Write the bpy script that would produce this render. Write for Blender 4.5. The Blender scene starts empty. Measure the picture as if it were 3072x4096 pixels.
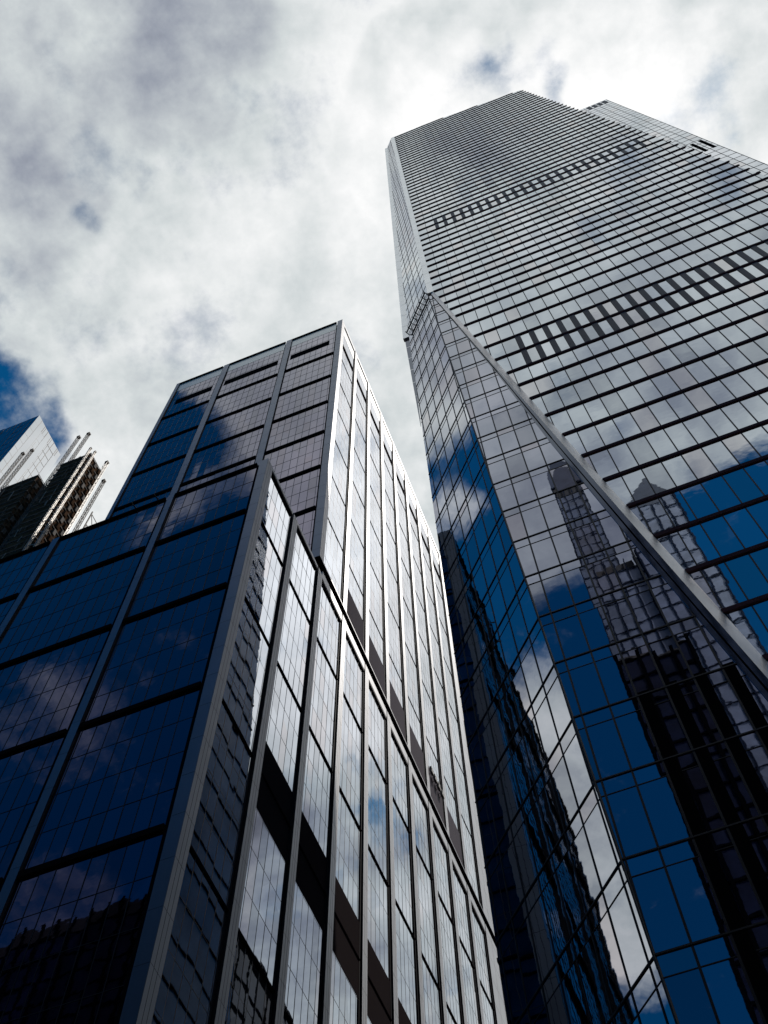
import bpy, bmesh, math, random
from mathutils import Vector, Matrix
random.seed(7)
SC = bpy.context.scene
COL = SC.collection
R = math.radians

# ------------------------------------------------------------------ camera, sky, sun, exposure
cam = bpy.data.cameras.new('camera')
cam.sensor_width = 36.0
cam.lens = 40.598
cam.clip_start = 0.1
cam.clip_end = 20000
co = bpy.data.objects.new('camera', cam); COL.objects.link(co)
right = Vector((0.93094627, 0.36502668, -0.0097241))
down = Vector((-0.33912465, 0.85439914, -0.39369605))
fwd = Vector((-0.1354013, 0.36980755, 0.91918924))
m = Matrix((right, -down, -fwd)).transposed().to_4x4()
m.translation = (0, 0, 1.6)
co.matrix_world = m
SC.camera = co

SUN_EL, SUN_AZ = R(58), R(52)          # azimuth from +y towards +x
world = bpy.data.worlds.new('World'); SC.world = world
world.use_nodes = True
NT = world.node_tree; NT.nodes.clear()


class NG:
    """small helper that chains math nodes"""
    def __init__(s, nt): s.nt = nt
    def new(s, t, **k):
        n = s.nt.nodes.new(t)
        for a, b in k.items(): setattr(n, a, b)
        return n
    def put(s, sock, v):
        if isinstance(v, bpy.types.NodeSocket): s.nt.links.new(v, sock)
        else: sock.default_value = v
    def m(s, op, a, b=None, c=None, clamp=False):
        n = s.new('ShaderNodeMath', operation=op, use_clamp=clamp)
        s.put(n.inputs[0], a)
        if b is not None: s.put(n.inputs[1], b)
        if c is not None: s.put(n.inputs[2], c)
        return n.outputs[0]
    def ss(s, v, a, b):
        n = s.new('ShaderNodeMapRange', interpolation_type='SMOOTHSTEP')
        s.put(n.inputs[0], v); s.put(n.inputs[1], a); s.put(n.inputs[2], b)
        return n.outputs[0]
    def noise(s, vec, scale, detail=6, rough=.55, dist=0.0):
        n = s.new('ShaderNodeTexNoise')
        s.put(n.inputs['Vector'], vec); n.inputs['Scale'].default_value = scale
        n.inputs['Detail'].default_value = detail; n.inputs['Roughness'].default_value = rough
        n.inputs['Distortion'].default_value = dist
        return n.outputs[0]
    def blob(s, vec, cx, cy, r):
        d = s.new('ShaderNodeVectorMath', operation='DISTANCE')
        s.put(d.inputs[0], vec); d.inputs[1].default_value = (cx, cy, 0)
        t = s.m('DIVIDE', d.outputs['Value'], r)
        return s.m('EXPONENT', s.m('MULTIPLY', s.m('MULTIPLY', t, t), -1.0))
    def blobs(s, vec, lst, start):
        acc = start
        for cx, cy, r, w in lst:
            acc = s.m('MULTIPLY_ADD', s.blob(vec, cx, cy, r), w, acc)
        return acc
    def mixc(s, f, a, b, mode='MIX'):
        n = s.new('ShaderNodeMix', data_type='RGBA', blend_type=mode)
        s.put(n.inputs[0], f); s.put(n.inputs[6], a); s.put(n.inputs[7], b)
        return n.outputs[2]


g = NG(NT)
tc = g.new('ShaderNodeTexCoord')
sep = g.new('ShaderNodeSeparateXYZ'); NT.links.new(tc.outputs['Generated'], sep.inputs[0])
dz = g.m('MAXIMUM', sep.outputs[2], 0.12)
qx = g.m('DIVIDE', sep.outputs[0], dz); qy = g.m('DIVIDE', sep.outputs[1], dz)
cmb = g.new('ShaderNodeCombineXYZ'); NT.links.new(qx, cmb.inputs[0]); NT.links.new(qy, cmb.inputs[1])
q0 = cmb.outputs[0]
# the cloud layer seen on a flat ceiling (q = horizontal offset / height), domain warped
wn = g.new('ShaderNodeTexNoise'); NT.links.new(q0, wn.inputs['Vector'])
wn.inputs['Scale'].default_value = 7; wn.inputs['Detail'].default_value = 5
wv = g.new('ShaderNodeVectorMath', operation='MULTIPLY_ADD')
NT.links.new(wn.outputs['Color'], wv.inputs[0]); wv.inputs[1].default_value = (.06, .06, 0)
wo = g.new('ShaderNodeVectorMath', operation='ADD'); NT.links.new(q0, wo.inputs[0]); wo.inputs[1].default_value = (-.03, -.03, 0)
NT.links.new(wo.outputs[0], wv.inputs[2])
q = wv.outputs[0]
sepw = g.new('ShaderNodeSeparateXYZ'); NT.links.new(q, sepw.inputs[0])
wx, wy = sepw.outputs[0], sepw.outputs[1]
n1 = g.noise(q0, 14, 11, .62)
n2 = g.noise(q0, 5.0, 5, .55)
n3 = g.noise(q0, 17, 10, .60)
n5 = g.noise(q0, 8, 7, .55)
n4 = g.noise(q0, 9.5, 9, .60)
left = g.m('ADD', wx, g.m('MULTIPLY', wy, .35))             # edge of the sheet towards the left
sheet = g.m('MULTIPLY', g.ss(left, -.412, -.328), g.ss(wy, -.565, -.50))
cov = g.blobs(q, [
    (-.462, .057, .035, .55), (-.76, .05, .085, 1.2), (-.88, .07, .13, 1.0), (-1.02, .09, .11, .9), (-.53, -.50, .07, .42), (-.66, -.70, .10, .36),
    (-.335, -.335, .028, .5), (-.30, -.31, .03, .5),
    (.072, .064, .022, -.44), (.080, .080, .014, -.3), (.125, .100, .018, -.46), (.120, .118, .014, -.34), (.03, .09, .03, -.2), (.045, .075, .03, -.2), (.146, -.226, .040, -.44), (.165, -.28, .03, -.2), (.235, -.275, .04, -.48), (.18, -.25, .03, -.1),
    (-.275, .057, .020, -.50), (-.285, .045, .012, -.25), (.285, .725, .034, -.7), (.262, .775, .03, -.55), (.24, .70, .02, -.3), (-.30, .11, .02, -.25), (-.345, .105, .022, -.4), (-.436, .02, .03, -.3), (-.41, .165, .035, -.5), (-.412, .222, .030, -.75), (-.385, .20, .02, -.3), (-.325, -.25, .055, -.75), (-.27, -.285, .03, -.35), (-.30, .47, .13, -1.3)], sheet)
cov = g.m('ADD', cov, g.m('MULTIPLY', g.m('SUBTRACT', n1, .5), 1.25))
mask = g.ss(cov, .12, .74)
mask = g.m('MULTIPLY', mask, g.m('SUBTRACT', 1.0, g.m('MULTIPLY', g.ss(n4, .53, .74), .46)))
shade = g.blobs(q, [
    (.02, .11, .12, .22), (-.02, .09, .05, .10), (.172, .115, .06, .24), (.30, .38, .14, .42), (.15, .36, .12, .30), (.20, .50, .10, .14), (.25, .60, .08, .06), (.49, .38, .16, .5),
    (-.165, -.015, .085, -.25), (-.30, .005, .07, -.20), (-.36, .09, .05, -.18), (-.10, -.05, .05, -.12), (-.26, -.095, .04, -.06),
    (.17, -.47, .14, -.24), (.0, -.47, .12, -.12), (.05, -.16, .05, -.30), (.37, .70, .07, -.30), (.42, .86, .13, -.32), (.27, .77, .035, -.22), (.33, .56, .08, .10), (.24, .62, .08, .08), (.47, .66, .08, -.2), (.31, .86, .05, .12),
    (-.88, .07, .10, -.22), (-.53, -.50, .12, -.38), (-.66, -.70, .16, -.45), (-.24, -.24, .08, -.20)], .73)
shade = g.m('ADD', shade, g.m('MULTIPLY', g.m('SUBTRACT', n2, .5), .62))
shade = g.m('ADD', shade, g.m('MULTIPLY', g.m('SUBTRACT', n3, .5), .55))
bil = g.m('ABSOLUTE', g.m('SUBTRACT', g.m('MULTIPLY', n5, 2.0), 1.0))
shade = g.m('ADD', shade, g.m('MULTIPLY', g.m('SUBTRACT', .16, bil), .42))
shade = g.m('MAXIMUM', shade, .10)
crgb = g.new('ShaderNodeValToRGB')
NT.links.new(shade, crgb.inputs[0])
el = crgb.color_ramp.elements
el[0].position = .1; el[0].color = (.085, .095, .13, 1)
el[1].position = 1.0; el[1].color = (1.0, 1.0, 1.0, 1)
e = el.new(.38); e.color = (.315, .345, .41, 1)
e = el.new(.68); e.color = (.645, .69, .70, 1)
sky = g.new('ShaderNodeTexSky', sky_type='NISHITA')
sky.sun_disc = False; sky.sun_elevation = SUN_EL; sky.sun_rotation = SUN_AZ
sky.air_density = 1.0; sky.dust_density = .6; sky.ozone_density = 2.0
blue = g.mixc(1.0, sky.outputs[0], (.02, .46, .72, 1), 'MULTIPLY')
over = g.m('MULTIPLY', g.m('MAXIMUM', shade, 1.0), 10.0)
ov = g.new('ShaderNodeCombineColor')
for k in range(3): NT.links.new(over, ov.inputs[k])
white = g.mixc(1.0, crgb.outputs[0], ov.outputs[0], 'MULTIPLY')
low = g.ss(sep.outputs[2], -.02, .04)
skyc = g.mixc(mask, blue, white)
bg = g.new('ShaderNodeBackground'); bg.inputs[1].default_value = .1
NT.links.new(skyc, bg.inputs[0])
wout = g.new('ShaderNodeOutputWorld'); NT.links.new(bg.outputs[0], wout.inputs[0])

sl = bpy.data.lights.new('sun', 'SUN'); sl.energy = 2.0; sl.angle = R(.53); sl.color = (1, .95, .88)
so = bpy.data.objects.new('sun', sl); COL.objects.link(so)
sd = Vector((math.sin(SUN_AZ) * math.cos(SUN_EL), math.cos(SUN_AZ) * math.cos(SUN_EL), math.sin(SUN_EL)))
so.rotation_euler = (-sd).to_track_quat('-Z', 'Y').to_euler(); so.location = (60, 40, 500)

SC.view_settings.view_transform = 'Standard'; SC.view_settings.look = 'None'
SC.view_settings.exposure = 0.0; SC.view_settings.gamma = 1.0
SC.cycles.max_bounces = 6; SC.cycles.glossy_bounces = 5; SC.cycles.diffuse_bounces = 2

# ------------------------------------------------------------------ materials
MATS = {}


def mat(name, base, rough=.5, metal=0.0, spec=.5, bump=None, var=0.0, varscale=.4, stripes=None, tile=None):
    if name in MATS: return MATS[name]
    M = bpy.data.materials.new(name); M.use_nodes = True
    nt = M.node_tree; b = nt.nodes['Principled BSDF']; h = NG(nt)
    b.inputs['Roughness'].default_value = rough; b.inputs['Metallic'].default_value = metal
    b.inputs['Specular IOR Level'].default_value = spec
    t = h.new('ShaderNodeTexCoord'); ob = t.outputs['Object']
    col = (*base, 1)
    b.inputs['Base Color'].default_value = col
    if var:
        n = h.noise(ob, varscale, 5, .6)
        f = h.ss(n, .3, .7)
        col = h.mixc(f, tuple(c * (1 - var) for c in base) + (1,), tuple(min(1, c * (1 + var)) for c in base) + (1,))
    if stripes:                                    # fine slats of a louvre
        w = h.new('ShaderNodeTexWave', wave_type='BANDS', bands_direction=stripes[0])
        nt.links.new(ob, w.inputs['Vector']); w.inputs['Scale'].default_value = stripes[1]
        col = h.mixc(h.ss(w.outputs['Fac'], .35, .6), tuple(c * stripes[2] for c in base) + (1,), col)
    if isinstance(col, bpy.types.NodeSocket): nt.links.new(col, b.inputs['Base Color'])
    if bump:
        hsum = None
        for sc, amp in bump:
            n = h.noise(ob, sc, 2, .4)
            v = h.m('MULTIPLY', n, amp)
            hsum = v if hsum is None else h.m('ADD', hsum, v)
        bn = h.new('ShaderNodeBump'); bn.inputs['Strength'].default_value = 1.0; bn.inputs['Distance'].default_value = 1.0
        nt.links.new(hsum, bn.inputs['Height']); nt.links.new(bn.outputs[0], b.inputs['Normal'])
    if spec < .1:                                  # dead matt
        db = h.new('ShaderNodeBsdfDiffuse')
        if isinstance(col, bpy.types.NodeSocket): nt.links.new(col, db.inputs[0])
        else: db.inputs[0].default_value = col
        nt.links.new(db.outputs[0], nt.nodes['Material Output'].inputs[0])
    MATS[name] = M
    return M


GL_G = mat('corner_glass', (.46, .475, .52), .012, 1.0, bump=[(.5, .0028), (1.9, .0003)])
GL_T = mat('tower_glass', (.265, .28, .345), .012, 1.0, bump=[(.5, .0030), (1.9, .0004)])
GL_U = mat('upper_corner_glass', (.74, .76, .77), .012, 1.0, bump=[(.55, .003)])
GL_K = mat('flank_glass', (.025, .11, .26), .12, 0, spec=.12, var=.3, varscale=.12)
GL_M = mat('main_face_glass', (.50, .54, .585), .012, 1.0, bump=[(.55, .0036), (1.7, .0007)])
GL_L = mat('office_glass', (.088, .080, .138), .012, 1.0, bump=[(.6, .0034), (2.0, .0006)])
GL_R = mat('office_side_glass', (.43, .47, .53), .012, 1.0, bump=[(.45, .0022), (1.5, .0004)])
GL_D = mat('border_glass', (.035, .05, .085), .05, .9)
GL_F = mat('distant_glass', (.55, .58, .60), .03, 1.0, bump=[(.4, .0016)])
MUL = mat('dark_mullion', (.016, .014, .018), .5, 0, spec=.15)
MULT = mat('thin_mullion', (.06, .05, .05), .5, .2)
FIN = mat('black_fin', (.012, .009, .010), .7, spec=.04)
FINM = mat('brown_black_fin', (.105, .050, .054), .6, spec=.05)
LIGHT = mat('pale_cladding', (.78, .70, .66), .32, .5, var=.09, varscale=.25, bump=[(.35, .006)])
PALE = mat('pale_metal', (.92, .91, .89), .25, .8, var=.05, varscale=.2)
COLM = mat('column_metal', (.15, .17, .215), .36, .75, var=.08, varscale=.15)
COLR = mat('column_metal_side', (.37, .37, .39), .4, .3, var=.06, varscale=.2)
SHADED = mat('painted_shade', (.020, .016, .020), .6, 0, spec=.1)  # shade of column sides and bay heads, put into the colour
SPAN = mat('pale_spandrel', (.46, .50, .50), .25, .35, var=.05)
WHITE = mat('white_panel', (.74, .74, .73), .4, .1, var=.04)
LGRAY = mat('grey_louvre', (.15, .135, .15), .6, 0, spec=.05, stripes=('Y', 3.0, .72))
LBRWN = mat('brown_louvre', (.050, .040, .042), .7, 0, spec=.04, stripes=('Y', 2.4, .35))
LDARK = mat('dark_panel', (.036, .040, .070), .5, 0, spec=.2, stripes=('Z', 1.1, .35))
BLACK = mat('black_panel', (.008, .007, .007), .6, 0, spec=.05)
CORE = mat('shell', (.03, .032, .037), .7)
STEEL = mat('galvanised_steel', (.25, .225, .20), .45, .5, var=.25, varscale=.8)
STEELD = mat('dark_steel', (.075, .062, .055), .6, .1, spec=.2, var=.3, varscale=.8)
NET = mat('scaffold_net', (.085, .050, .032), .9, 0, spec=.03, var=.45, varscale=.5)
CONC = mat('raw_concrete', (.085, .068, .058), .85, var=.3, varscale=.6)
LAMP = mat('lamp_housing', (.03, .027, .027), .5, .3)


VARY = {}
for gm in (GL_T, GL_G, GL_M, GL_L, GL_R, GL_U):
    VARY[gm.name] = []
    for k, f in enumerate((.80, 1.12, (1.03, .94, .90))):
        c2 = gm.copy(); bc = c2.node_tree.nodes['Principled BSDF'].inputs['Base Color']
        f = f if isinstance(f, tuple) else (f, f, f)
        bc.default_value = [bc.default_value[j] * f[j] for j in range(3)] + [1]
        VARY[gm.name].append(c2)

# ------------------------------------------------------------------ object helpers
def thing(name, label, cat, loc=(0, 0, 0), group=None):
    o = bpy.data.objects.new(name, None); COL.objects.link(o); o.location = loc
    o.empty_display_size = 2
    o['label'] = label; o['category'] = cat
    if group: o['group'] = group
    return o


def tag(o, label, cat, group=None):
    o['label'] = label; o['category'] = cat
    if group: o['group'] = group
    return o


class MB:
    """collects faces in world coordinates and links them as one mesh object"""
    def __init__(s): s.v = []; s.f = []; s.mi = []; s.mats = []
    def mi_of(s, m):
        if m not in s.mats: s.mats.append(m)
        return s.mats.index(m)
    def face(s, pts, m):
        i = len(s.v); s.v += [tuple(p) for p in pts]; s.f.append(tuple(range(i, i + len(pts)))); s.mi.append(s.mi_of(m))
    def hexa(s, lo, hi, m):
        """lo, hi: two loops of n points (prism)"""
        n = len(lo); i = len(s.v); s.v += [tuple(p) for p in lo] + [tuple(p) for p in hi]; k = s.mi_of(m)
        s.f.append(tuple(range(i + n - 1, i - 1, -1))); s.f.append(tuple(range(i + n, i + 2 * n))); s.mi += [k, k]
        for a in range(n):
            b = (a + 1) % n
            s.f.append((i + a, i + b, i + n + b, i + n + a)); s.mi.append(k)
    def box(s, x0, x1, y0, y1, z0, z1, m):
        lo = [(x0, y0, z0), (x1, y0, z0), (x1, y1, z0), (x0, y1, z0)]
        s.hexa(lo, [(a, b, z1) for a, b, _ in lo], m)
    def bar(s, a, b, w, m):
        a = Vector(a); b = Vector(b); d = (b - a).normalized()
        u = d.cross(Vector((0, 0, 1)) if abs(d.z) < .9 else Vector((1, 0, 0))).normalized() * (w / 2); v = d.cross(u).normalized() * (w / 2)
        s.hexa([a - u - v, a + u - v, a + u + v, a - u + v], [b - u - v, b + u - v, b + u + v, b - u + v], m)
    def build(s, name, parent=None, label=None):
        me = bpy.data.meshes.new(name)
        org = Vector(parent.matrix_world.translation) if parent else Vector((0, 0, 0))
        if parent:
            org = Vector((0, 0, 0)); p = parent
            while p: org += p.location; p = p.parent
        me.from_pydata([Vector(v) - org for v in s.v], [], s.f)
        for mm in s.mats: me.materials.append(mm)
        me.polygons.foreach_set('material_index', s.mi)
        me.update()
        o = bpy.data.objects.new(name, me); COL.objects.link(o)
        if parent: o.parent = parent
        if label: o['label'] = label
        return o


def clip(poly, a, b, c):
    """keep the part of poly with a*s + b*z <= c"""
    out = []
    for i in range(len(poly)):
        p, r = poly[i], poly[(i + 1) % len(poly)]
        fp, fr = a * p[0] + b * p[1] - c, a * r[0] + b * r[1] - c
        if fp <= 0: out.append(p)
        if (fp < 0 < fr) or (fr < 0 < fp):
            t = fp / (fp - fr); out.append((p[0] + t * (r[0] - p[0]), p[1] + t * (r[1] - p[1])))
    return out


def rect(s0, s1, z0, z1, planes=()):
    p = [(s0, z0), (s1, z0), (s1, z1), (s0, z1)]
    for a, b, c in planes:
        p = clip(p, a, b, c)
        if len(p) < 3: return None
    ar = sum(p[i][0] * p[(i + 1) % len(p)][1] - p[(i + 1) % len(p)][0] * p[i][1] for i in range(len(p)))
    return p if ar > 1e-5 else None


def pane(mb, P, poly, m, tilt, d=0.0):
    """a glass pane with its own tiny tilt; P(s, z, out) -> world"""
    if m.name in VARY and random.random() < .3: m = random.choice(VARY[m.name])
    cs = sum(p[0] for p in poly) / len(poly); cz = sum(p[1] for p in poly) / len(poly)
    ts, tz = random.gauss(0, tilt), random.gauss(0, tilt)
    mb.face([P(s, z, d + (s - cs) * ts + (z - cz) * tz) for s, z in poly], m)


def strip(mb, P, poly, m, d0, d1):
    mb.hexa([P(s, z, d0) for s, z in poly], [P(s, z, d1) for s, z in poly], m)


def lines(lo, hi, pitch, phase):
    k = math.ceil((lo - phase) / pitch); out = []
    while phase + k * pitch < hi:
        out.append(phase + k * pitch); k += 1
    return out


def glazing(mb, P, s0, s1, z0, z1, ms, zs, glass, tilt=.0012, mw=.06, hw=.05, md=.03, planes=(), mm=None, hm=None):
    """panes and mullions of one window region"""
    mm = mm or MUL; hm = hm or mm
    es = [s0] + [x for x in ms if s0 + .12 < x < s1 - .12] + [s1]
    ez = [z0] + [z for z in zs if z0 + .05 < z < z1 - .05] + [z1]
    for i in range(len(es) - 1):
        for j in range(len(ez) - 1):
            p = rect(es[i], es[i + 1], ez[j], ez[j + 1], planes)
            if p: pane(mb, P, p, glass, tilt)
    for x in es[1:-1]:
        p = rect(x - mw / 2, x + mw / 2, z0, z1, planes)
        if p: strip(mb, P, p, mm, -.04, md)
    for z in ez[1:-1]:
        p = rect(s0, s1, z - hw / 2, z + hw / 2, planes)
        if p: strip(mb, P, p, hm, -.04, md * .8)


# ------------------------------------------------------------------ ground
G = MB(); G.face([(-3000, -3000, 0), (3000, -3000, 0), (3000, 3000, 0), (-3000, 3000, 0)], mat('asphalt', (.05, .05, .052), .85, var=.2, varscale=.3))
o = G.build('road'); o['kind'] = 'structure'
PAV = mat('paving', (.22, .21, .20), .8, var=.15, varscale=1.0)
G = MB(); G.box(-72, -24, 30, 125, -.2, .13, PAV); o = G.build('pavement'); o['kind'] = 'structure'
G = MB(); G.box(-14, 48, 25, 90, -.2, .13, PAV); o = G.build('pavement'); o['kind'] = 'structure'
G = MB(); G.box(-4, 14, -9, 3, -.2, .12, PAV); o = G.build('pavement'); o['kind'] = 'structure'

# ================================================================== LEFT: office tower on an office block
S = 60.0
H0 = 1.6
X0 = -.464 * S                 # plane of the side face (column fronts)
PL = .24                       # projection of columns and fins


def ZS(z): return z * S + H0


YT, YB = .8855 * S, .640 * S
def P_tower_front(s, z, d): return (s, YT - d, z)
def P_block_front(s, z, d): return (s, YB - d, z)
def P_side(s, z, d): return (X0 + d, s, z)


def column(parent, P, s0, s1, z0, z1, m, grooves=0, d=0.0, deep=.5, keep=(4,)):
    b = MB()
    b.hexa([P(s0, z0, d - PL - deep), P(s1, z0, d - PL - deep), P(s1, z0, d), P(s0, z0, d)],
           [P(s0, z1, d - PL - deep), P(s1, z1, d - PL - deep), P(s1, z1, d), P(s0, z1, d)], m)
    b.mi[0:6] = [b.mi_of(m if q_ in keep else SHADED) for q_ in range(6)]  # faces other than the front are coloured dark, as if in shade
    for k in range(grooves):
        x = s0 + (s1 - s0) * (k + 1) / (grooves + 1)
        strip(b, P, rect(x - .018, x + .018, z0 + .01, z1 - .01), MULT, d - .02, d + .006)
    z = z0 + 2.3
    while z < z1 - 1 and z1 - z0 > 12:              # panel joints
        strip(b, P, rect(s0 + .01, s1 - .01, z - .016, z + .016), MULT, d - .02, d + .005); z += 4.2
    return b.build('column', parent)


def fin(parent, P, s0, s1, z, t=.24, d=-.03):
    z -= .1
    b = MB(); strip(b, P, rect(s0, s1, z, z + t), FIN, -PL - .05, d); return b.build('fin', parent)


def window(parent, P, s0, s1, z0, z1, ms, zs, glass, **k):
    b = MB()
    PP = lambda s, z, d: P(s, z, d - PL)
    glazing(b, PP, s0, s1, z0, z1, ms, zs, glass, **k)
    return b.build('window', parent)


def panel(parent, name, P, s0, s1, z0, z1, m, d0=-PL - .1, d1=-PL + .03, label=None):
    b = MB(); strip(b, P, rect(s0, s1, z0, z1), m, d0, d1); return b.build(name, parent, label)


# ---- upper tower
tower = thing('office_tower', 'tall glass office tower with a slotted crown and white side face, above a lower block', 'office tower', (-.79 * S, 1.43 * S, ZS(2.07)))
ZB, ZT = ZS(2.100), ZS(4.075)
b = MB(); b.box(-1.118 * S + .3, X0 - PL - .35, YT + PL + .35, 1.99 * S, ZS(2.10), ZT - .6, CORE); b.build('wall', tower)
b = MB(); b.box(-1.118 * S + 1, X0 - .75, YT + .75, 1.99 * S - .5, ZS(2.05), ZS(2.10), FIN); b.build('recess_wall', tower)
b = MB(); b.box(X0 - 1.2, X0 - .02, YT + .02, 1.99 * S, ZB - .10, ZB - .005, FIN)
b.box(X0 - .16, X0 + .03, YT + .02, 1.99 * S, ZB, ZB + .22, COLR); b.build('soffit', tower)
FC = [(-1.118, -1.1055), (-.928, -.907), (-.681, -.660), (-.483, -.464)]
for i, (a, c) in enumerate(FC):
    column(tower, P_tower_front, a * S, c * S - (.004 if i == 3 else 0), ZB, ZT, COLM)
for i, (a, c) in enumerate(FC[1:]):
    panel(tower, 'shade_strip', P_tower_front, a * S - .30, a * S - .005, ZB, ZS(3.97), FIN, -PL - .05, -PL + .05)  # added dark strip: the column's shaded side mirrored in the glass
SCOLS = [.7632 + .1235 * k for k in range(10)]
SC_T = [(.8856, .9060)] + [(c, c + .0185) for c in SCOLS[2:9]] + [(SCOLS[9], 1.995)]
for i, (a, c) in enumerate(SC_T):
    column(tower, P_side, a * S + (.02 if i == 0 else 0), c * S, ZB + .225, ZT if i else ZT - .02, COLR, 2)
for a, c in SC_T[1:]:
    panel(tower, 'shade_strip', P_side, a * S - .24, a * S - .005, ZB + .23, ZS(3.93), SHADED, -PL - .05, -PL + .06)  # dark strip widens the painted shade of each column side
fz = [3.668 - .2585 * k for k in range(7)]
mull_f = lines(-1.118 * S, -.46 * S, .0206 * S, -.658 * S)
for i in range(3):
    a, c = FC[i][1] * S, FC[i + 1][0] * S - .305
    for k, z in enumerate(fz[:6]):
        fin(tower, P_tower_front, a, c, ZS(z) - .25, .75)
        zl = ZS(z - .2585) + .4
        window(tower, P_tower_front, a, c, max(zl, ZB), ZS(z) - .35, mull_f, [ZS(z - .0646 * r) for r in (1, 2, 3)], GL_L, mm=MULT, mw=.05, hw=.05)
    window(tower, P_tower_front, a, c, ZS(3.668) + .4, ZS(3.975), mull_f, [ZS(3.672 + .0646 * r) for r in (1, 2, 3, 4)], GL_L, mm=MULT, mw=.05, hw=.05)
    panel(tower, 'spandrel', P_tower_front, a, c, ZS(3.975), ZS(4.060), SPAN)
    panel(tower, 'cornice', P_tower_front, a, c, ZS(4.060), ZT, FIN, -PL - .05, -.01)
    panel(tower, 'vent_slot', P_tower_front, a + .022 * S if i == 0 else a + .009 * S, c - (.020 if i == 2 else .012) * S, ZS(3.800), ZS(3.853), FIN, -PL - .1, -PL + .05)
mull_s = lines(.6 * S, 2 * S, .0183 * S, .8099 * S)
for i in range(len(SC_T) - 1):
    a, c = SC_T[i][1] * S, SC_T[i + 1][0] * S - .245
    for k, z in enumerate(fz[:6]):
        zz = z - .022
        b = MB(); strip(b, P_side, rect(a, c, ZS(zz), ZS(zz) + .10), FIN, -PL - .05, -PL + .07); b.build('fin', tower)
        zt = ZS(zz); zb = max(ZS(zz - .2585) + .10, ZB + .225)
        if k == 5 and i >= 1 and i < 7:
            zb2 = ZS(2.237)
            window(tower, P_side, a, c, zb2, zt, mull_s, [ZS(zz - .0646)], GL_R, mm=MULT, mw=.035, hw=.03, md=.012)
            panel(tower, 'louvre_panel', P_side, a, c, ZB + .225, zb2, LGRAY)
        else:
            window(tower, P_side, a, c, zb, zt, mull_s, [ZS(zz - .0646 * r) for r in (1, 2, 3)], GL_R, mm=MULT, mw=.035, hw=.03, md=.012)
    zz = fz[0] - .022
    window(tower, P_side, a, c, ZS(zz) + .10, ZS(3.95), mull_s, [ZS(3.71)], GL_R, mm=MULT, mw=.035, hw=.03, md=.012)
    panel(tower, 'vent_slot', P_side, a, c - .004 * S, ZS(3.785), ZS(3.835), FIN, -PL - .1, -PL + .03)
    panel(tower, 'spandrel', P_side, a, c, ZS(3.95), ZS(4.050), WHITE)
    panel(tower, 'cornice', P_side, a, c, ZS(4.050), ZT - .03, COLR, -PL - .05, -.01)

# ---- lower block
block = thing('office_block', 'lower dark glass office block at the bottom left, carrying the taller office tower', 'office block', (-.79 * S, 1.3 * S, 0))
ZBT = ZS(2.047)
b = MB(); b.box(-1.3 * S, X0 - PL - .35, YB + PL + .35, 1.99 * S, 0, ZBT - .7, CORE); b.build('wall', block)
BC = [(-1.300, -1.280), (-1.112, -1.095), (-.920, -.905), (-.672, -.659), (-.481, -.464)]
for i, (a, c) in enumerate(BC):
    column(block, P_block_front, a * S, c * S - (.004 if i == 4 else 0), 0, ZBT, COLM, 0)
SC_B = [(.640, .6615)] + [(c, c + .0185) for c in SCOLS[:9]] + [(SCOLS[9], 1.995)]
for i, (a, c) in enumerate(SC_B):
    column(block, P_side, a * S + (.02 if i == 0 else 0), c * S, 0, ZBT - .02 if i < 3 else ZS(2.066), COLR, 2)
for a, c in SC_B[1:]:
    panel(block, 'shade_strip', P_side, a * S - .24, a * S - .005, .1, ZS(2.028), SHADED, -PL - .05, -PL + .06)  # painted shade next to the side columns, widening their dark flank
for i, (a, c) in enumerate(BC[1:]):
    panel(block, 'shade_strip', P_block_front, a * S - .42, a * S - .005, .1, ZS(2.038), FIN, -PL - .05, -PL + .05)  # dark strip standing in for the mirrored shady side of the column
bz = [1.821 - .281 * k for k in range(6)]
mull_b = lines(-1.3 * S, -.46 * S, .0206 * S, -.653 * S)
for i in range(4):
    a, c = BC[i][1] * S, BC[i + 1][0] * S - .425
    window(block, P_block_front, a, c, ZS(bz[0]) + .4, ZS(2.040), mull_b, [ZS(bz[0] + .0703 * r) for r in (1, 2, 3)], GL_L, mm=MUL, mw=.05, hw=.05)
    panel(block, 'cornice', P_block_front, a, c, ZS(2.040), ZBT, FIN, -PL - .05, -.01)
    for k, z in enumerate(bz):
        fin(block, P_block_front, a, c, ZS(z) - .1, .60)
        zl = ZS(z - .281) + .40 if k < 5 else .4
        window(block, P_block_front, a, c, zl, ZS(z) - .2, mull_b, [ZS(z - .0703 * r) for r in (1, 2, 3)], GL_L, mm=MUL, mw=.05, hw=.05)
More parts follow.
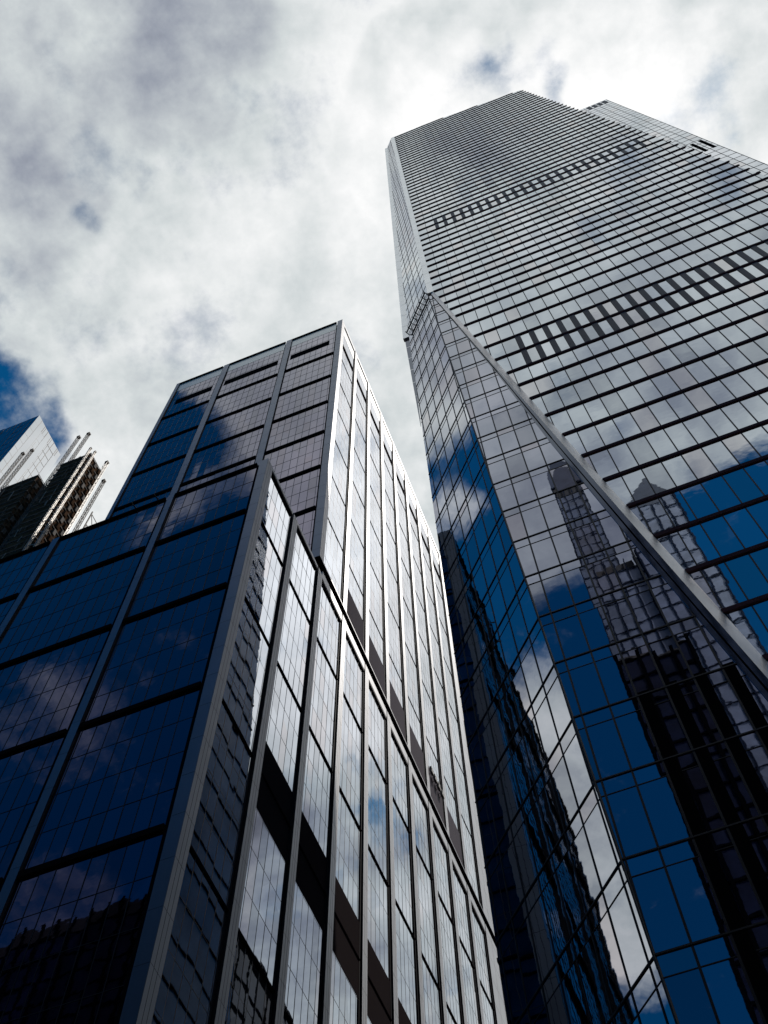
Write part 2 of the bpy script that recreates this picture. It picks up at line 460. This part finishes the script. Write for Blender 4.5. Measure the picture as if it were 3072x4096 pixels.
for i in range(len(SC_B) - 1):
    a, c = SC_B[i][1] * S, SC_B[i + 1][0] * S - .245
    sp = [ZS(bz[0] - .012 + .0703 * r) for r in (1, 2)]
    window(block, P_side, a, c, ZS(bz[0] - .012) + .16, ZS(2.031), mull_s, sp, GL_R, mm=MULT, mw=.04, hw=.035, md=.015)
    b = MB(); strip(b, P_side, rect(a, c, ZS(2.030), ZS(2.036)), SHADED, -PL - .05, -.03)  # shade under the bay head, painted as a dark strip
    strip(b, P_side, rect(a, c, ZS(2.036), ZBT - .03 if i < 2 else ZS(2.064)), COLR, -PL - .05, -.01); b.build('lintel', block)
    for k, z in enumerate(bz):
        zz = z - .012
        b = MB(); strip(b, P_side, rect(a, c, ZS(zz), ZS(zz) + .16), FIN, -PL - .05, -PL + .13); b.build('fin', block)
        zt = ZS(zz); zb = ZS(zz - .281) + .16 if k < 5 else .4
        rows = [ZS(zz - .0703 * r) for r in (1, 2, 3)]
        if i >= 1 and k in (1, 2):
            if k == 1:
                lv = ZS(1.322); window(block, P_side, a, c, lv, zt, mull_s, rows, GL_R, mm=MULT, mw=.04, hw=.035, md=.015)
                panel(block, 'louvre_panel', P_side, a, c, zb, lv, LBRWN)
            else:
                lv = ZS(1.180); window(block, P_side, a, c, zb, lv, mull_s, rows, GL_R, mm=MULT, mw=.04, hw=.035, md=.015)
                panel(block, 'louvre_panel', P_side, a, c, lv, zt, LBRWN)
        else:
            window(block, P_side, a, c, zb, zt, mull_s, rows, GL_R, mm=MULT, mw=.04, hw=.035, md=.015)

for u_ in (-.700, -.748):
    x_ = u_ * S; b = MB()
    b.bar((x_, YB + 1.2, ZBT - .7), (x_, YB + 1.2, ZBT + 1.5), .14, STEELD); b.bar((x_, YB + 1.2, ZBT + 1.45), (x_ - .2, YB - .5, ZBT + 1.1), .12, STEELD); b.build('davit', block)
# ---- floodlights on the tower's louvre band
yl = [91.9, 93.3, 94.7, 96.1]
proto = None
for i, y in enumerate(yl):
    if proto is None:
        proto = thing('floodlight', 'dark box floodlight in the row on the grey louvre band of the office tower', 'floodlight', (X0 - PL, y, 133.9), 'floodlights on the tower louvre band')
        b = MB(); b.bar((X0 - PL, y - .3, 133.9), (X0 + .45, y - .3, 134.1), .07, STEEL); b.bar((X0 - PL, y + .3, 133.9), (X0 + .45, y + .3, 134.1), .07, STEEL); b.build('bracket', proto)
        b = MB(); b.hexa([(X0 + .1, y - .40, 133.45), (X0 + .42, y - .40, 133.3), (X0 + .42, y + .40, 133.3), (X0 + .1, y + .40, 133.45)],
                         [(X0 + .1, y - .36, 134.65), (X0 + .38, y - .36, 134.7), (X0 + .38, y + .36, 134.7), (X0 + .1, y + .36, 134.65)], LAMP); b.build('housing', proto)
        b = MB(); b.box(X0 + .45, X0 + .48, y - .3, y + .3, 133.3, 133.6, STEEL); b.build('visor', proto)
    else:
        r = proto.copy(); COL.objects.link(r); r.location = (X0 - PL, y, 133.9)
        for ch in list(proto.children):
            c2 = ch.copy(); COL.objects.link(c2); c2.parent = r

# ================================================================== RIGHT: faceted skyscraper
H = 5.0
GX, GY = -1.815 * H, 6.262 * H
RT2 = math.sqrt(2)
def ZH(z): return z * H + H0
sky_t = thing('faceted_skyscraper', 'tall faceted glass skyscraper with black horizontal fins, a folded corner and a pale diagonal band', 'skyscraper', (2.5 * H, 10 * H, 0))


# plane maps (s in metres along the facet, z in metres above camera level zero -> world z)
def P_front(s, z, d): return (s, GY - d, z + H0)
def P_main(s, z, d): return (s, 6.9 * H - .024 * z - d, z + H0)
def P_corner(s, z, d):
    # 45 degree facet leaning back with the slanted corner edge; s = distance along (-1, 1)
    c = (-.196 - .0292 * z / H + 6.262) * H
    t = s * RT2
    x = (c - t) / 2 - d / RT2; y = (c + t) / 2 - d / RT2
    return (x, y, z + H0)
def P_wingL(s, z, d): return (s, 7.08 * H - .0398 * (z - 28 * H) - d, z + H0)
def P_wingLow(s, z, d): return (s, 7.15 * H - d, z + H0)
def P_wingR(s, z, d): return (s, 7.5 * H - d, z + H0)


def row(P, s0, s1, z0, z1, ms, zs, planes, glass, name='window', tilt=.0019, **k):
    b = MB(); glazing(b, P, s0, s1, z0, z1, ms, zs, glass, tilt=tilt, planes=planes, **k)
    return b.build(name, sky_t) if b.f else None


# core behind the facets
b = MB()
def core_loop(z):
    k = z / H; yb_ = 67.4 + .117 * (196 - z)
    ym = 6.9 * H - .024 * z + .9; xr = (8.2 - .0522 * k) * H
    xl = max(-.862 - .0036 * k, -.196 - .0292 * min(k, 28)) * H
    c = (-.196 - .0292 * k + 6.262) * H + 1.4
    xe = GX + .5 if k < 28 else (-1.81 + (k - 28) * .0106) * H + .5
    return [(xe, c - xe, z + H0), (min(xl, -1.5) + .2, max(c - min(xl, -1.5) - .2, ym), z + H0), (min(xl, -1.5) + 1.2, ym, z + H0), (xr, ym, z + H0), (xr, yb_, z + H0), (xe, yb_, z + H0)]
for k in range(0, 58, 2):
    b.hexa(core_loop(k * H), core_loop((k + 2) * H), CORE)
b.build('wall', sky_t)
b = MB()                                                   # glazed left flank
BK = [(1, .117, 67.6 + .117 * 196)]                        # the back edge of the flank leans in
PK = lambda s, z, d: (GX - d, s, z + H0)
for k in range(56):
    for j in range(20):
        p = rect(38.5 + j * 2.65, 38.5 + (j + 1) * 2.65, k * 5, k * 5 + 4.94, BK)
        if p: pane(b, PK, p, GL_K, .0015)
for k in range(57):
    p = rect(38.5, 95, k * 5 - .12, k * 5 + .12, BK)
    if p: strip(b, PK, p, FIN, -.05, .12)
b.build('side_glazing', sky_t)

# -- F: lower front facet, cut by the slanted corner edge and by the diagonal
Fz = [k + .12 for k in range(0, 20)] + [20.05, 21.02, 22.0, 23.0, 24.0, 24.92, 25.8, 26.6, 27.3, 28.15]
Fp = [(-1, -.0292, .196 * H),                              # right of the corner edge
      (1, .116, (-.985 + .116 * 28.2) * H)]                # left of the diagonal
mf = lines(-2 * H, 4 * H, .2697 * H, .1557 * H)
for i in range(len(Fz) - 1):
    z0, z1 = Fz[i] * H, Fz[i + 1] * H
    r = row(P_front, -1.1 * H, 4 * H, z0, z1, mf, [z1 - .21 * H], Fp, GL_T, mw=.10, hw=.045)
    b = MB(); p = rect(-1.1 * H, 4 * H, z0 - .045, z0 + .045, Fp)
    if p: strip(b, P_front, p, MUL, -.02, .05); b.build('transom', r)
# black panels between the mullions of the low floors
for j in range(9):
    s0 = (.1557 + .2697 * j) * H
    p = rect(s0 + .03, s0 + .118 * H, .3, 9.17 * H, Fp)
    if p:
        b = MB(); strip(b, P_front, p, BLACK, -.02, .028); b.build('metal_panel', sky_t)
# -- dark border of the facet along the diagonal
b = MB()
zz = [28.15, 24, 20, 16, 12, 8, 4, .2]; wd = [.012, .03, .05, .12, .14, .13, .13, .13]
for k in range(len(zz) - 1):
    f = lambda z: (-.985 + .116 * (28.2 - z)) * H
    p = [(f(zz[k + 1]) - wd[k + 1] * H, zz[k + 1] * H), (f(zz[k + 1]), zz[k + 1] * H), (f(zz[k]), zz[k] * H), (f(zz[k]) - wd[k] * H, zz[k] * H)]
    strip(b, P_front, p, GL_D, -.02, .06)
    m0, m1 = f(zz[k + 1]) - .55 * wd[k + 1] * H, f(zz[k]) - .55 * wd[k] * H
    strip(b, P_front, [(m0 - .05, zz[k + 1] * H), (m0 + .05, zz[k + 1] * H), (m1 + .03, zz[k] * H), (m1 - .03, zz[k] * H)], BLACK, .05, .075)
b.build('border_panel', sky_t)
# -- the pale splayed diagonal from the front facet back to the main face
b = MB()
for k in range(28):
    za, zb_ = k + .12, k + 1.12
    if zb_ > 27.9: zb_ = 27.9
    def e0(z): return (( -.985 + .116 * (28.2 - z)) * H, GY - .07, z * H + H0)
    def e1(z): return ((-.85 + .1258 * (27.75 - z)) * H, 6.9 * H - .024 * z * H - .02, z * H + H0)
    zg = zb_ - .006
    n = Vector((.25, .9, .3))
    A, B_, C_, D_ = Vector(e0(za)), Vector(e1(za)), Vector(e1(zg)), Vector(e0(zg))
    b.hexa([A, B_, C_, D_], [A + n, B_ + n, C_ + n, D_ + n], LIGHT)
b.build('diagonal_band', sky_t)

# -- G: folded corner facet
def sC(z): return (.196 + .0292 * z + 6.262) * H / RT2       # corner edge (z in floors)
Gp = [(-1, .0292 / RT2, -(.196 + 6.262) * H / RT2)]          # s >= corner edge
mg = lines(4 * H, 8 * H, .263 * H, 5.045 * H)
# the left end is the vertical flank x = GX : s = (c - 2*GX)/sqrt2
def sEnd(z): return ((-.196 - .0292 * z + 6.262) * H - 2 * GX) / RT2
Gp2 = Gp + [(1, .0292 / RT2, ((-.196 + 6.262) * H - 2 * GX) / RT2)]
for i in range(len(Fz) - 1):
    z0, z1 = Fz[i] * H, Fz[i + 1] * H
    r = row(P_corner, 4.5 * H, 8 * H, z0, z1, mg, [z1 - .21 * H], Gp2, GL_G, mw=.07, hw=.04)
    b = MB(); p = rect(4.5 * H, 8 * H, z0 - .04, z0 + .04, Gp2)
    if p: strip(b, P_corner, p, MUL, -.02, .05); b.build('transom', r)
b = MB()                                                     # dark trim along the slanted corner edge
for k in range(28):
    za, zb_ = max(k, .1), k + 1
    lo, hi = sC(za), sC(zb_)
    strip(b, P_corner, [(lo - .02, za * H), (lo + .09, za * H), (hi + .07, zb_ * H), (hi - .02, zb_ * H)], MUL, -.05, .07)
b.build('corner_trim', sky_t)

# -- upper left facet above the rail, the main face's frame, side wings : far and small, one glazing part
U = MB()
gz = [28.15 + .6885 * k for k in range(47)]
GUp = [(-1, 0, -4.95 * H)]
def gu_edge(P, a, za, c, zc):
    """half plane through two points, keeping larger s"""
    # s >= a + (z-za)*(c-a)/(zc-za)
    k = (c - a) / (zc - za); return (-1, k, -(a - k * za))
def hi_edge(a, za, c, zc):
    k = (c - a) / (zc - za); return (1, -k, a - k * za)
# corner facet coordinates of its right and left edge
def s_of(x, z): return (((-.196 - .0292 * z + 6.262) * H) - 2 * x * H) / RT2
eR = gu_edge(None, s_of(-1.025, 28.15), 28.15 * H, s_of(-1.165, 60.2), 60.2 * H)
eL = hi_edge(s_of(-1.812, 28.15), 28.15 * H, s_of(-1.468, 60.2), 60.2 * H)
for k in range(46):
    z0, z1 = gz[k] * H, min(gz[k + 1], 60.2) * H
    glazing(U, P_corner, 4.5 * H, 8 * H, z0, z1, mg, [], GL_U, .0012, planes=[eR, eL], mw=.06)
    p = rect(4.5 * H, 8 * H, z0 - .03, z0 + .03, [eR, eL])
    if p: strip(U, P_corner, p, MULT, -.02, .03)
# right rear wing
eWR = hi_edge((9.186 - .0131 * 59.15) * H, 0, 9.186 * H, 59.15 * H)
mw_ = lines(2 * H, 10 * H, .29 * H, 8.817 * H - .0134 * 54.2 * H)
wz = [.4 + .6885 * k for k in range(86)]
PW = lambda s, z, d: P_wingR(s + .0134 * z, z, d)            # mullions lean with the edge
eWR2 = hi_edge((9.186 - .0131 * 59.15) * H, 0, (9.186 - .0134 * 59.15) * H, 59.15 * H)
for k in range(10, 85):
    z0, z1 = wz[k] * H, min(wz[k + 1], 59.15) * H
    glazing(U, PW, 5.2 * H, 10 * H, z0, z1, mw_, [], GL_M, .0012, planes=[eWR2], mw=.055)
    p = rect(5.2 * H, 10 * H, z0 - .03, z0 + .03, [eWR2])
    if p: strip(U, PW, p, MULT, -.02, .03)
# dark glazed end of the left wing below the rail
for k in range(7):
    z0 = (21.3 + k) * H
    p = rect(-2.1 * H, GX + .05, z0, z0 + H - .05, [gu_edge(None, -1.81 * H, 21.1 * H, -1.955 * H, 28.2 * H)])
    if p: pane(U, P_wingLow, p, GL_D, .001)
gl = U.build('window', sky_t); gl['kind'] = 'stuff'
b = MB()                                                     # end of the rear wing, so that it has depth
b.hexa([P_wingR(5 * H, 0, -.3), P_wingR(8.35 * H, 0, -.3), P_wingR(8.35 * H, 0, -9), P_wingR(5 * H, 0, -9)],
       [P_wingR(5 * H, 59.1 * H, -.3), P_wingR(9.14 * H, 59.1 * H, -.3), P_wingR(9.14 * H, 59.1 * H, -9), P_wingR(5 * H, 59.1 * H, -9)], CORE)
b.build('rear_wing_wall', sky_t)
for (sa, za, n) in ((8.40, 38.1, 1), (8.70, 38.2, 1)):
    b = MB(); strip(b, P_wingR, [(sa * H, za * H), (sa * H + .11 * H, za * H), ((sa + .027) * H + .11 * H, (za + 2.0) * H), ((sa + .027) * H, (za + 2.0) * H)], BLACK, -.02, .04)
    b.build('vent_panel', sky_t)
for j in range(4):
    sa = 9.05 - .26 * j
    b = MB(); strip(b, P_wingR, [(sa * H - .16 * H, 57.6 * H), (sa * H, 57.6 * H), (sa * H + .01 * H, 58.7 * H), (sa * H - .15 * H, 58.7 * H)], LDARK, -.02, .04)
    b.build('vent_panel', sky_t)
# pale wing on the left of the folded facet
b = MB()
for k in range(32):
    za, zb_ = 28.05 + k * 1.0, 28.05 + k + .985
    xl = lambda z: (-1.985 + (z - 28.05) * .0117) * H
    xr = lambda z: (-1.80 + (z - 28.05) * .0104) * H
    strip(b, P_wingL, [(xl(za), za * H), (xr(za), za * H), (xr(zb_), zb_ * H), (xl(zb_), zb_ * H)], PALE, -.6, -.12)
b.build('left_wing', sky_t)
# pale frame left of the main face
b = MB()
for k in range(32):
    za, zb_ = 27.85 + k, 27.85 + k + .99
    xl = lambda z: (-1.015 - .0044 * (z - 28)) * H
    xr = lambda z: (-.862 - .0036 * (z - 28)) * H
    strip(b, P_main, [(xl(za), za * H), (xr(za), za * H), (xr(zb_), zb_ * H), (xl(zb_), zb_ * H)], PALE, -.35, .06)
b.build('frame', sky_t)
# maintenance rail across the fold
b = MB()
a = Vector(P_corner(s_of(-1.03, 28.1), 28.1 * H, .35)); c = Vector(P_corner(s_of(-1.80, 28.1), 28.1 * H, .35))
up = Vector((0, 0, .45))
b.bar(a, c, .10, STEELD); b.bar(a - up, c - up, .10, STEELD); b.bar(a - up * .5, c - up * .5, .16, MUL)
for k in range(9):
    t = k / 8; p = a.lerp(c, t); b.bar(p - up * 1.3 + Vector((.22, .22, 0)), p + up * .35 - Vector((.1, .1, 0)), .09, STEELD)
b.build('rail', sky_t)

# -- M: main face, leaning out as it rises
low = [9.64, 10.63, 11.63, 12.64, 13.63, 14.61, 15.61, 16.60, 17.60, 18.57, 19.40, 20.22, 21.18, 22.14, 23.12, 24.10]
Mz = [.2] + [9.64 - k for k in range(9, 0, -1)] + low + [25.06 + .6885 * k for k in range(14)] + [34.72, 35.53, 36.32] + [36.98 + .66 * k for k in range(3)]
while Mz[-1] < 59.2: Mz.append(Mz[-1] + .685)
Mz = [z for z in Mz if z < 59.9]
mm_ = lines(-2 * H, 9 * H, .2782 * H, .764 * H)
kb = -.1258
Mp = [(-1, kb, -(-.85 + .1258 * 27.75) * H)]                # right of the diagonal band
Mp_hi = [(-1, -.0036, -(-.862 + .0036 * 28) * H)]           # right of the pale frame
MR = [(1, .0522, (6.99 + .0522 * 27.17) * H)]               # right edge
def topz(s): return 59.9 * H if s < .6 * H else (59.9 - .4 * (s / H - .6)) * H if s < 3.6 * H else 58.75 * H
TOPL = [(0, 1, 59.9 * H), (.4, 1, (59.9 + .24) * H)]
FQ = .021 * H
for i in range(len(Mz)):
    z0 = Mz[i] * H; z1 = (Mz[i + 1] if i + 1 < len(Mz) else 59.9) * H
    pl = (Mp_hi if Mz[i] > 27.6 else Mp) + MR + (TOPL if Mz[i] > 56 else [])
    row(P_main, -1.2 * H, 9 * H, z0, z1, mm_, [], pl, GL_M, mw=.085 if Mz[i] < 25 else .06, md=.03)
    p = rect(-1.2 * H, 9 * H, z0 - .03 * H, z0 + (.045 if Mz[i] < 26 else .05) * H, (Mp_hi if Mz[i] > 27.6 else Mp) + [(1, .0522, (7.04 + .0522 * 27.17) * H)] + (TOPL if Mz[i] > 56 else []))
    if p:
        b = MB(); strip(b, P_main, p, FINM, -.03, FQ); b.build('fin', sky_t)
# louvre panels, in the two mechanical bands
for rows_, lo_, hi_, wdt in (((20.22, 21.18, 22.14), .45, 9, .105), ((34.72, 35.53, 36.32), -.40, 6.3, .105)):
    for j in range(2):
        for x in mm_:
            if not lo_ * H < x < hi_ * H: continue
            p = rect(x + .03, x + wdt * H, rows_[j] * H + .03 * H, rows_[j + 1] * H - .035 * H, MR)
            if p:
                b = MB(); strip(b, P_main, p, LDARK, -.02, .036); b.build('louvre_panel', sky_t)

# ================================================================== LEFT BACK: glass tower and a building under scaffolding
K = .4
far = thing('glass_tower', 'distant glass tower with a pale gridded side and a navy front, behind the scaffolded building', 'glass tower', (-325.22 * K - 12, 160 * K + 7, 0))
fx, fy, ft = -325.22 * K, 160 * K, 807.3 * K + H0
b = MB(); b.box(fx - 40, fx - .3, fy + .3, fy + 13.2, 0, ft - .1, CORE); b.build('wall', far)
b = MB()
Pf = lambda s, z, d: (fx + d, s, z)
ny = [fy + .4 * v for v in (4.6, 9.5, 14.0, 18.6, 23.0, 28.0)]
zr = [ft - .4 * 10.0 * k * 1.28 for k in range(0, 18)]
glazing(b, Pf, fy, fy + 13.3, ft - 90, ft, [y for y in ny], zr, GL_F, .0012, mw=.16, hw=.13, mm=MULT)
for y in ny[1::2]:
    strip(b, Pf, rect(y + .5, y + .6, ft - 90, ft), MULT, -.02, .02)
b.build('side_window', far)
b = MB()
Pg = lambda s, z, d: (s, fy - d, z)
glazing(b, Pg, fx - 40, fx, ft - 90, ft, lines(fx - 40, fx, 1.9, fx), zr, GL_L, .0012, mw=.05, hw=.05, mm=MULT)
b.build('front_window', far)

K2 = .6
site = thing('scaffolded_building', 'dark concrete building wrapped in scaffold netting, rising behind the office block', 'construction site', (-100, 66, 0))
cx_, cy_ = -151.6 * K2, 60.0
ct = 403.5 * K2 + H0
def tower_part(x0, x1, y0, y1, zt):
    b = MB(); b.box(x0, x1, y0, y1, 0, zt - 1.0, NET)
    b.build('netting', site)
    b = MB()
    for k in range(20):                                     # ragged floor edges and braces
        z = zt - 1.2 - 3.0 * k
        b.box(x0 - .25, x1 + .18, y0 - .22, y0 - .02, z, z + .28, CONC)
        b.box(x1 + .02, x1 + .2, y0 - .02, y1 + .1, z, z + .28, CONC)
        n = 8
        for j in range(n):
            xa = x0 + (x1 - x0) * j / n; xb = x0 + (x1 - x0) * (j + 1) / n; zz_ = z - 1.3 + random.uniform(-.25, .25)
            b.bar((xa, y0 - .3, zz_), ((xa + xb) / 2, y0 - .3, zz_ + .55), .07, STEELD)
            b.bar(((xa + xb) / 2, y0 - .3, zz_ + .55), (xb, y0 - .3, zz_), .07, STEELD)
        for j in range(3):
            ya = y0 + (y1 - y0) * (j + .5) / 3
            b.box(x1 + .02, x1 + .45, ya - .35, ya + .35, z - 2.3, z - .2, CONC if (j + k) % 2 else NET)
    b.build('floor_edge', site)
    b = MB()
    b.box(x0 + .05, x1 - .05, y0 + .05, y1 - .05, zt - 1.25, zt - 1.02, CONC)
    for k in range(10):                                     # loose posts above the deck
        x = x0 + (x1 - x0) * random.random(); y = y0 + (y1 - y0) * random.random()
        b.bar((x, y, zt - 1.2), (x + random.uniform(-.2, .2), y, zt + random.uniform(.0, 1.6)), .12, STEELD)
    b.bar((x0, y0, zt - .1), (x1, y0, zt - .1), .1, STEELD); b.bar((x1, y0, zt - .1), (x1, y1, zt - .1), .1, STEELD)
    b.build('railing', site)
    b = MB()
    for k in range(46):
        x = random.uniform(x0 - .3, x1); z = zt - random.uniform(0, 58); L = random.uniform(1.5, 7)
        if k % 3: b.bar((x, y0 - .45, z - L), (x + random.uniform(-.3, .3), y0 - .45, z), random.uniform(.06, .13), random.choice([STEELD, CONC, STEEL]))
        else: b.bar((x, y0 - .5, z), (x + L * .6, y0 - .5, z + random.uniform(-.4, .4)), random.uniform(.06, .12), random.choice([STEELD, CONC]))
    o_ = b.build('scaffold_pole', site); o_['kind'] = 'stuff'
tower_part(cx_ - 7.2, cx_, cy_, cy_ + 5.0, ct)
tower_part(cx_ - 22, cx_ - 13.0, cy_ + .2, cy_ + 6, ct - .5)
tower_part(cx_ - 13.0, cx_ - 7.2, cy_ + 3.5, cy_ + 7, ct - 10)
tower_part(cx_ - 9.5, cx_ - 7.6, cy_ + 4.5, cy_ + 6.5, ct + 7)
# right hand frame beyond
b = MB()
for (ya, yb, zt) in ((68.2, 71.0, 228),):
    for y in (ya, yb):
        b.bar((cx_, y, 170), (cx_, y, zt), .22, STEELD)
    for k in range(9):
        z = zt - 1 - 5.2 * k; b.bar((cx_, ya, z), (cx_, yb, z), .12, STEELD); b.bar((cx_, ya, z), (cx_, yb, z - 5.2), .12, STEELD)
b.build('side_frame', site)


def mast(x, y, z0, z1, m, label, w=.55, rungs=None):
    t = thing('hoist_mast', label, 'hoist mast', (x, y, 0), 'lattice masts on the scaffolded building')
    b = MB()
    for dx in (-w / 2, w / 2):
        for dy in (-w / 2, w / 2):
            b.bar((x + dx, y + dy, z0), (x + dx, y + dy, z1), .10, m)
    b.build('leg', t)
    b = MB(); z = z0; k = 0
    while z < z1 - 1:
        s = 1 if k % 2 else -1
        for dy in (-w / 2, w / 2): b.bar((x - s * w / 2, y + dy, z), (x + s * w / 2, y + dy, z + 1.1), .06, m)
        for dx in (-w / 2, w / 2): b.bar((x + dx, y - s * w / 2, z), (x + dx, y + s * w / 2, z + 1.1), .06, m)
        z += 1.1; k += 1
    b.build('lattice', t)
    b = MB(); b.box(x - w * .7, x + w * .7, y - w * .7, y + w * .7, z1, z1 + .5, STEELD); b.build('cap', t)
    return t
mast(cx_ + .1, cy_ - .8, 150, ct + .3, STEEL, 'bright lattice mast at the corner of the scaffolding, left of a matching one', .34)
mast(cx_ + 2.3, cy_ - .8, 150, ct - 4.2, STEEL, 'bright lattice mast at the corner of the scaffolding, right of a matching one', .34)
b = MB()
for k in range(12):
    z = ct - 7 - 5.6 * k; b.bar((cx_ + .4, cy_ - .8, z + .6), (cx_ + 2.0, cy_ - .8, z), .16, STEEL)
b.build('mast_tie', site)
mast(cx_ - 8.9, cy_ + .6, 180, 438.2 * K2 + H0, STEELD, 'dark lattice mast rising above the right deck, left one of its pair')
mast(cx_ - 6.1, cy_ + .6, 180, 437.3 * K2 + H0, STEELD, 'dark lattice mast rising above the right deck, right one of its pair')
mast(cx_ - 23.4, cy_ - .6, 180, 438.3 * K2 + H0, STEELD, 'dark lattice mast in front of the pale glass tower, left one of its pair')
mast(cx_ - 20.8, cy_ - .6, 180, 437.7 * K2 + H0, STEELD, 'dark lattice mast in front of the pale glass tower, right one of its pair')
mast(cx_ + .2, 64.8, 170, 412 * K2 + H0, STEEL, 'tall bright lattice mast beside the scaffolded side wall')
mast(cx_ + .2, 66.6, 170, 400 * K2 + H0, STEELD, 'short dark lattice mast farthest right on the scaffolding')

# ================================================================== buildings behind the camera, seen mirrored in the skyscraper
def gridded(name, label, x0, x1, y0, y1, h, wallm, glassm, pitch=2.2, fl=4.4, cat='tower', roof=None, deep=.25, gw=.22):
    t = thing(name, label, cat, ((x0 + x1) / 2, (y0 + y1) / 2, 0))
    b = MB(); b.box(x0 + .3, x1 - .3, y0 + .3, y1 - .3, 0, h - .3, CORE); b.build('wall', t)
    P = lambda s, z, d: (s, y1 + d, z)
    b = MB()
    n = max(1, round((x1 - x0) / pitch)); p = (x1 - x0) / n; m_ = int(h / fl)
    for i in range(n):
        for j in range(m_):
            pane(b, P, rect(x0 + i * p, x0 + (i + 1) * p, j * fl, (j + 1) * fl), glassm, .002)
    b.build('window', t)
    b = MB()
    for i in range(n + 1): b.box(x0 + i * p - gw, x0 + i * p + gw, y1, y1 + deep, 0, h, wallm)
    for j in range(m_ + 1): b.box(x0 + gw, x1 - gw, y1, y1 + deep * .5, j * fl - gw * .8, j * fl + gw * .8, wallm)
    b.build('facade_grid', t)
    if roof:
        b = MB(); b.hexa([(x, y0, z) for x, z in roof], [(x, y1 + .1, z) for x, z in roof], ROOF); b.build('gable', t)
    return t
STN = mat('blue_stone', (.035, .048, .085), .7, 0, spec=.08, var=.2, varscale=.3)
LST = mat('dark_stone', (.006, .007, .011), .8, 0, spec=.02, var=.2)
GREF = mat('bright_window', (.42, .48, .64), .3, 0, spec=.4, var=.25, varscale=.25)
GMID = mat('mid_window', (.17, .22, .34), .3, 0, spec=.4, var=.3, varscale=.25)
GDK = mat('dim_window', (.016, .024, .070), .3, 0, spec=.25, var=.4, varscale=.3)
ROOF = mat('slate_roof', (.10, .13, .20), .6, 0, spec=.2, var=.2)
gridded('gabled_tower', 'blue gridded tower with a stepped gable, mirrored in the main face beside the diagonal band', 10.4, 20.5, -50, -30, 184, STN, GREF, 1.9, 4.6, 'tower', gw=.12, roof=
        [(10.6, 184), (20.5, 184), (20.3, 187), (18.2, 193.2), (17.2, 193.4), (14.5, 189), (12.5, 186.5)])
gridded('stepped_tower', 'pale gridded tower with a flat roof, mirrored between the gabled tower and the diagonal band', 3.0, 10.2, -52, -31, 178, STN, GREF, 1.8, 4.6, 'tower', gw=.11)
gridded('slab_tower', 'slender blue slab tower with a sloping top, mirrored in the front facet below the fold', 2.0, 9.3, -74, -53, 262, STN, GMID, 1.8, 4.6, 'tower', gw=.11, roof=
        [(2.0, 262), (9.3, 262), (9.3, 273), (4.2, 279), (2.0, 270)])
gridded('dark_office_building', 'dark flat-topped office building, mirrored low in the front facet in front of the blue towers', 1.4, 9.4, -28, -12, 119, LST, GDK, 1.8, 4.2, 'building')
gridded('black_street_building', 'low dark street building, mirrored at the foot of the right facets', -22, 1.2, -40, -14, 66, LST, GDK, 2.2, 4.2, 'building')
gridded('long_dark_building', 'long dark building across the street, mirrored at the foot of the office block', -140, -40, -60, -22, 138, LST, GDK, 2.8, 4.2, 'building')
gridded('corner_dark_building', 'dark building to the right of the street, mirrored low in the right facets', 10.5, 60, -60, -16, 84, LST, GDK, 2.6, 4.2, 'building')

t = thing('dark_rear_building', 'black building beyond the skyscraper, mirrored low in the side face of the office block', 'building', (10, 92, 0))
b = MB(); b.box(-5, 32, 79, 112, 0, 108, LST); b.build('wall', t)
Pd = lambda s_, z, d: (-5 - d, s_, z)
b = MB()
for i in range(12):
    for j in range(24):
        pane(b, Pd, rect(79.3 + i * 2.72, 81.6 + i * 2.72, 1 + j * 4.4, 4.6 + j * 4.4), GDK, .002, .02)
b.build('window', t)
b = MB(); b.box(1, 8, 84, 92, 108, 114, LST); b.build('roof_plant', t)
